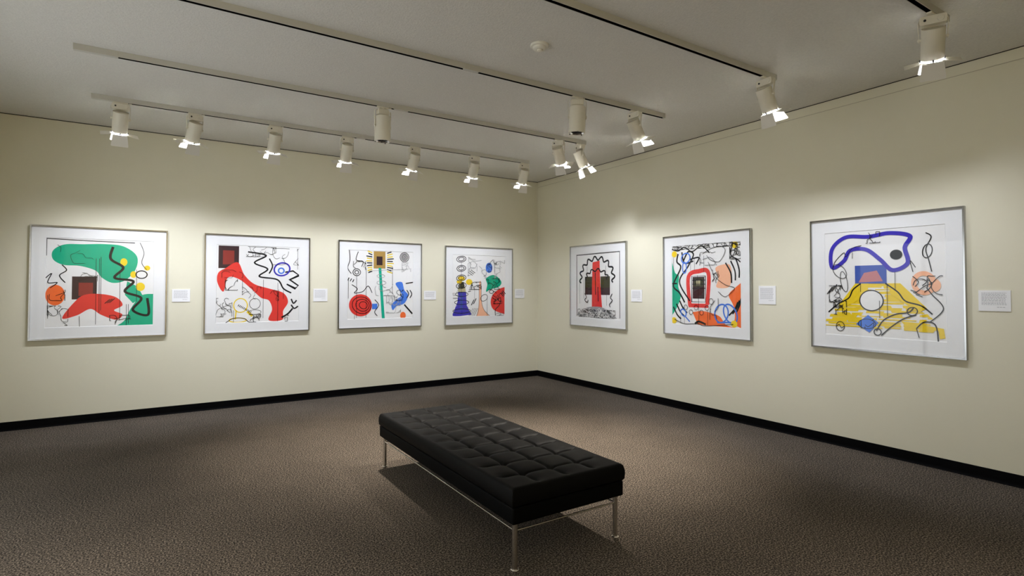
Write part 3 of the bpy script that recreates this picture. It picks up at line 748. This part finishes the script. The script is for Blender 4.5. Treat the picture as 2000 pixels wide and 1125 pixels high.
# ------------------------------------------------------------------ bench
def bench():
    x0, x1, y0, y1 = -3.770, -3.004, -5.088, -3.090
    zb, zs, zt = .246, .334, .418
    cx_, cy_ = (x0 + x1) / 2, (y0 + y1) / 2; W, L = x1 - x0, y1 - y0
    root = empty('tufted_bench', (cx_, cy_, 0)); tag(root, 'long black leather tufted bench on slim steel legs, in the middle of the carpet', 'bench')
    NX, NY = 128, 320; cx4, cy10 = W / 4, L / 10
    b = MB(); vs = []; rim = .030
    top = zt
    def hgt(x, y):
        # x, y from the low corner
        dx = min(abs(x - k * cx4) for k in range(1, 4)); dy = min(abs(y - k * cy10) for k in range(1, 10))
        e = min(x, W - x, y, L - y)
        fade = max(0.0, min(1.0, (e - .012) / .075)); fade = fade * fade * (3 - 2 * fade)
        sx = min(1, dx / (cx4 / 2)); sy = min(1, dy / (cy10 / 2))
        pill = (1 - (1 - sx) ** 3) * (1 - (1 - sy) ** 3)
        crease = max(math.exp(-(dx / .0075) ** 2), math.exp(-(dy / .0075) ** 2))
        but = math.exp(-((dx * dx + dy * dy) / (.026 ** 2)))
        return top + .012 - fade * ((1 - pill) * .012 + crease * .009 + but * .013)
    ru = [0, .0015, .006, .014, .024] ; 
    def axis(n, S_):
        a = [0.0, .0012, .004, .009, .016, .025]
        m = n - 2 * len(a)
        return a + [.025 + (S_ - .05) * (k + 1) / (m + 1) for k in range(m)] + [S_ - v for v in a[::-1]]
    ax, ay = axis(NX, W), axis(NY, L)
    for j, y in enumerate(ay):
        for i, x in enumerate(ax):
            e = min(x, W - x, y, L - y); z = hgt(x, y)
            if e < .020: z -= (.020 - math.sqrt(max(0, .020 ** 2 - (.020 - e) ** 2))) 
            # gentle sag of the top border between seams
            vs.append((x - W / 2, y - L / 2, z))
    nx, ny = len(ax), len(ay)
    fs = [(j * nx + i, j * nx + i + 1, (j + 1) * nx + i + 1, (j + 1) * nx + i) for j in range(ny - 1) for i in range(nx - 1)]
    b.add(vs, fs, 'leather')
    # border walls down to the seam, slightly bulging
    loop = [(ax[i], 0) for i in range(nx)] + [(W, ay[j]) for j in range(1, ny)] + [(ax[i], L) for i in range(nx - 2, -1, -1)] + [(0, ay[j]) for j in range(ny - 2, 0, -1)]
    zr = top + .012 - .020
    prof = [(0, zr), (.004, zr - .015), (.005, zr - .035), (.003, zs + .010), (-.004, zs + .003), (-.012, zs)]
    n = len(loop); wv = []
    for (off, z) in prof:
        for (x, y) in loop:
            nxv = (-1 if x <= 0 else 1 if x >= W else 0); nyv = (-1 if y <= 0 else 1 if y >= L else 0)
            wv.append((x - W / 2 + nxv * off, y - L / 2 + nyv * off, z if off or z != zr else hgt(x, y) - .020))
    wf = [(k * n + i, (k + 1) * n + i, (k + 1) * n + (i + 1) % n, k * n + (i + 1) % n) for k in range(len(prof) - 1) for i in range(n)]
    b.add(wv, wf, 'leather')
    cu = b.build('cushion', root, smooth=180)
    for i in range(1, 4):
        for j in range(1, 10):
            x, y = i * cx4, j * cy10
            bb = MB(); bb.lathe([(-.004, .0085), (0, .0085), (.003, .006), (.004, .0006)], 'leather', Matrix.Translation((x - W / 2, y - L / 2, hgt(x, y) + .0005)), 12)
            bb.build('button', cu, smooth=60)
    b = MB(); b.box((-W / 2 + .001, -L / 2 + .001, zb), (W / 2 - .001, L / 2 - .001, zs - .001), 'leather_dark', bev=.010, seg=3)
    b.build('seat_base', root, smooth=40)
    lx, ly = W / 2 - .036, L / 2 - .036
    def leg(sx, sy):
        b = MB(); T = Matrix.Translation((sx * lx, sy * ly, 0))
        b.lathe([(.010, .0145), (zb + .002, .0145)], 'chrome', T, 24); lg = b.build('leg', root, smooth=40)
        b = MB(); b.lathe([(0, .0005), (0, .019), (.002, .0215), (.008, .0215), (.012, .018), (.013, .0146)], 'chrome', T, 28)
        b.build('foot', lg, smooth=40)
    for sx in (-1, 1):
        for sy in (-1, 1): leg(sx, sy)
    zc = .203
    for sx in (-1, 1):
        b = MB(); b.tube((sx * lx, -ly, zc), (sx * lx, ly, zc), .0055, 'chrome', 14); b.build('stretcher', root, smooth=40)
    for sy in (-1, 1):
        b = MB(); b.tube((-lx, sy * ly, zc), (lx, sy * ly, zc), .0055, 'chrome', 14); b.build('stretcher', root, smooth=40)
bench()

# ------------------------------------------------------------------ camera
yaw, pit, rol = .5714, .0237, .0011
F = Vector((math.cos(pit) * math.sin(yaw), math.cos(pit) * math.cos(yaw), math.sin(pit)))
R_ = Vector((math.cos(yaw), -math.sin(yaw), 0)); U = R_.cross(F)
R2 = R_ * math.cos(rol) + U * math.sin(rol); U2 = -R_ * math.sin(rol) + U * math.cos(rol)
cam = bpy.data.objects.new('camera', bpy.data.cameras.new('camera')); C.objects.link(cam)
mt = Matrix((R2, U2, -F)).transposed().to_4x4(); mt.translation = (-5.2757, -7.4206, 1.4431)
cam.matrix_world = mt
cam.data.sensor_width = 36; cam.data.lens = 1066.163 / 2000 * 36
cam.data.shift_y = -24.2048 / 2000; cam.data.clip_start = .05
sc.camera = cam

# ------------------------------------------------------------------ world and view
w = bpy.data.worlds.new('world'); sc.world = w; w.use_nodes = True
w.node_tree.nodes['Background'].inputs[0].default_value = (0.93, 0.97, 1.0, 1)
w.node_tree.nodes['Background'].inputs[1].default_value = WORLD
vs = sc.view_settings
vs.view_transform = 'Standard'; vs.look = 'None'; vs.exposure = 0.70; vs.gamma = 1.0; vs.use_curve_mapping = False
try:
    sc.cycles.use_denoising = True; sc.cycles.denoiser = 'OPENIMAGEDENOISE'
    sc.cycles.max_bounces = 12; sc.cycles.diffuse_bounces = 8
    sc.cycles.sample_clamp_indirect = 0.0
except Exception: pass
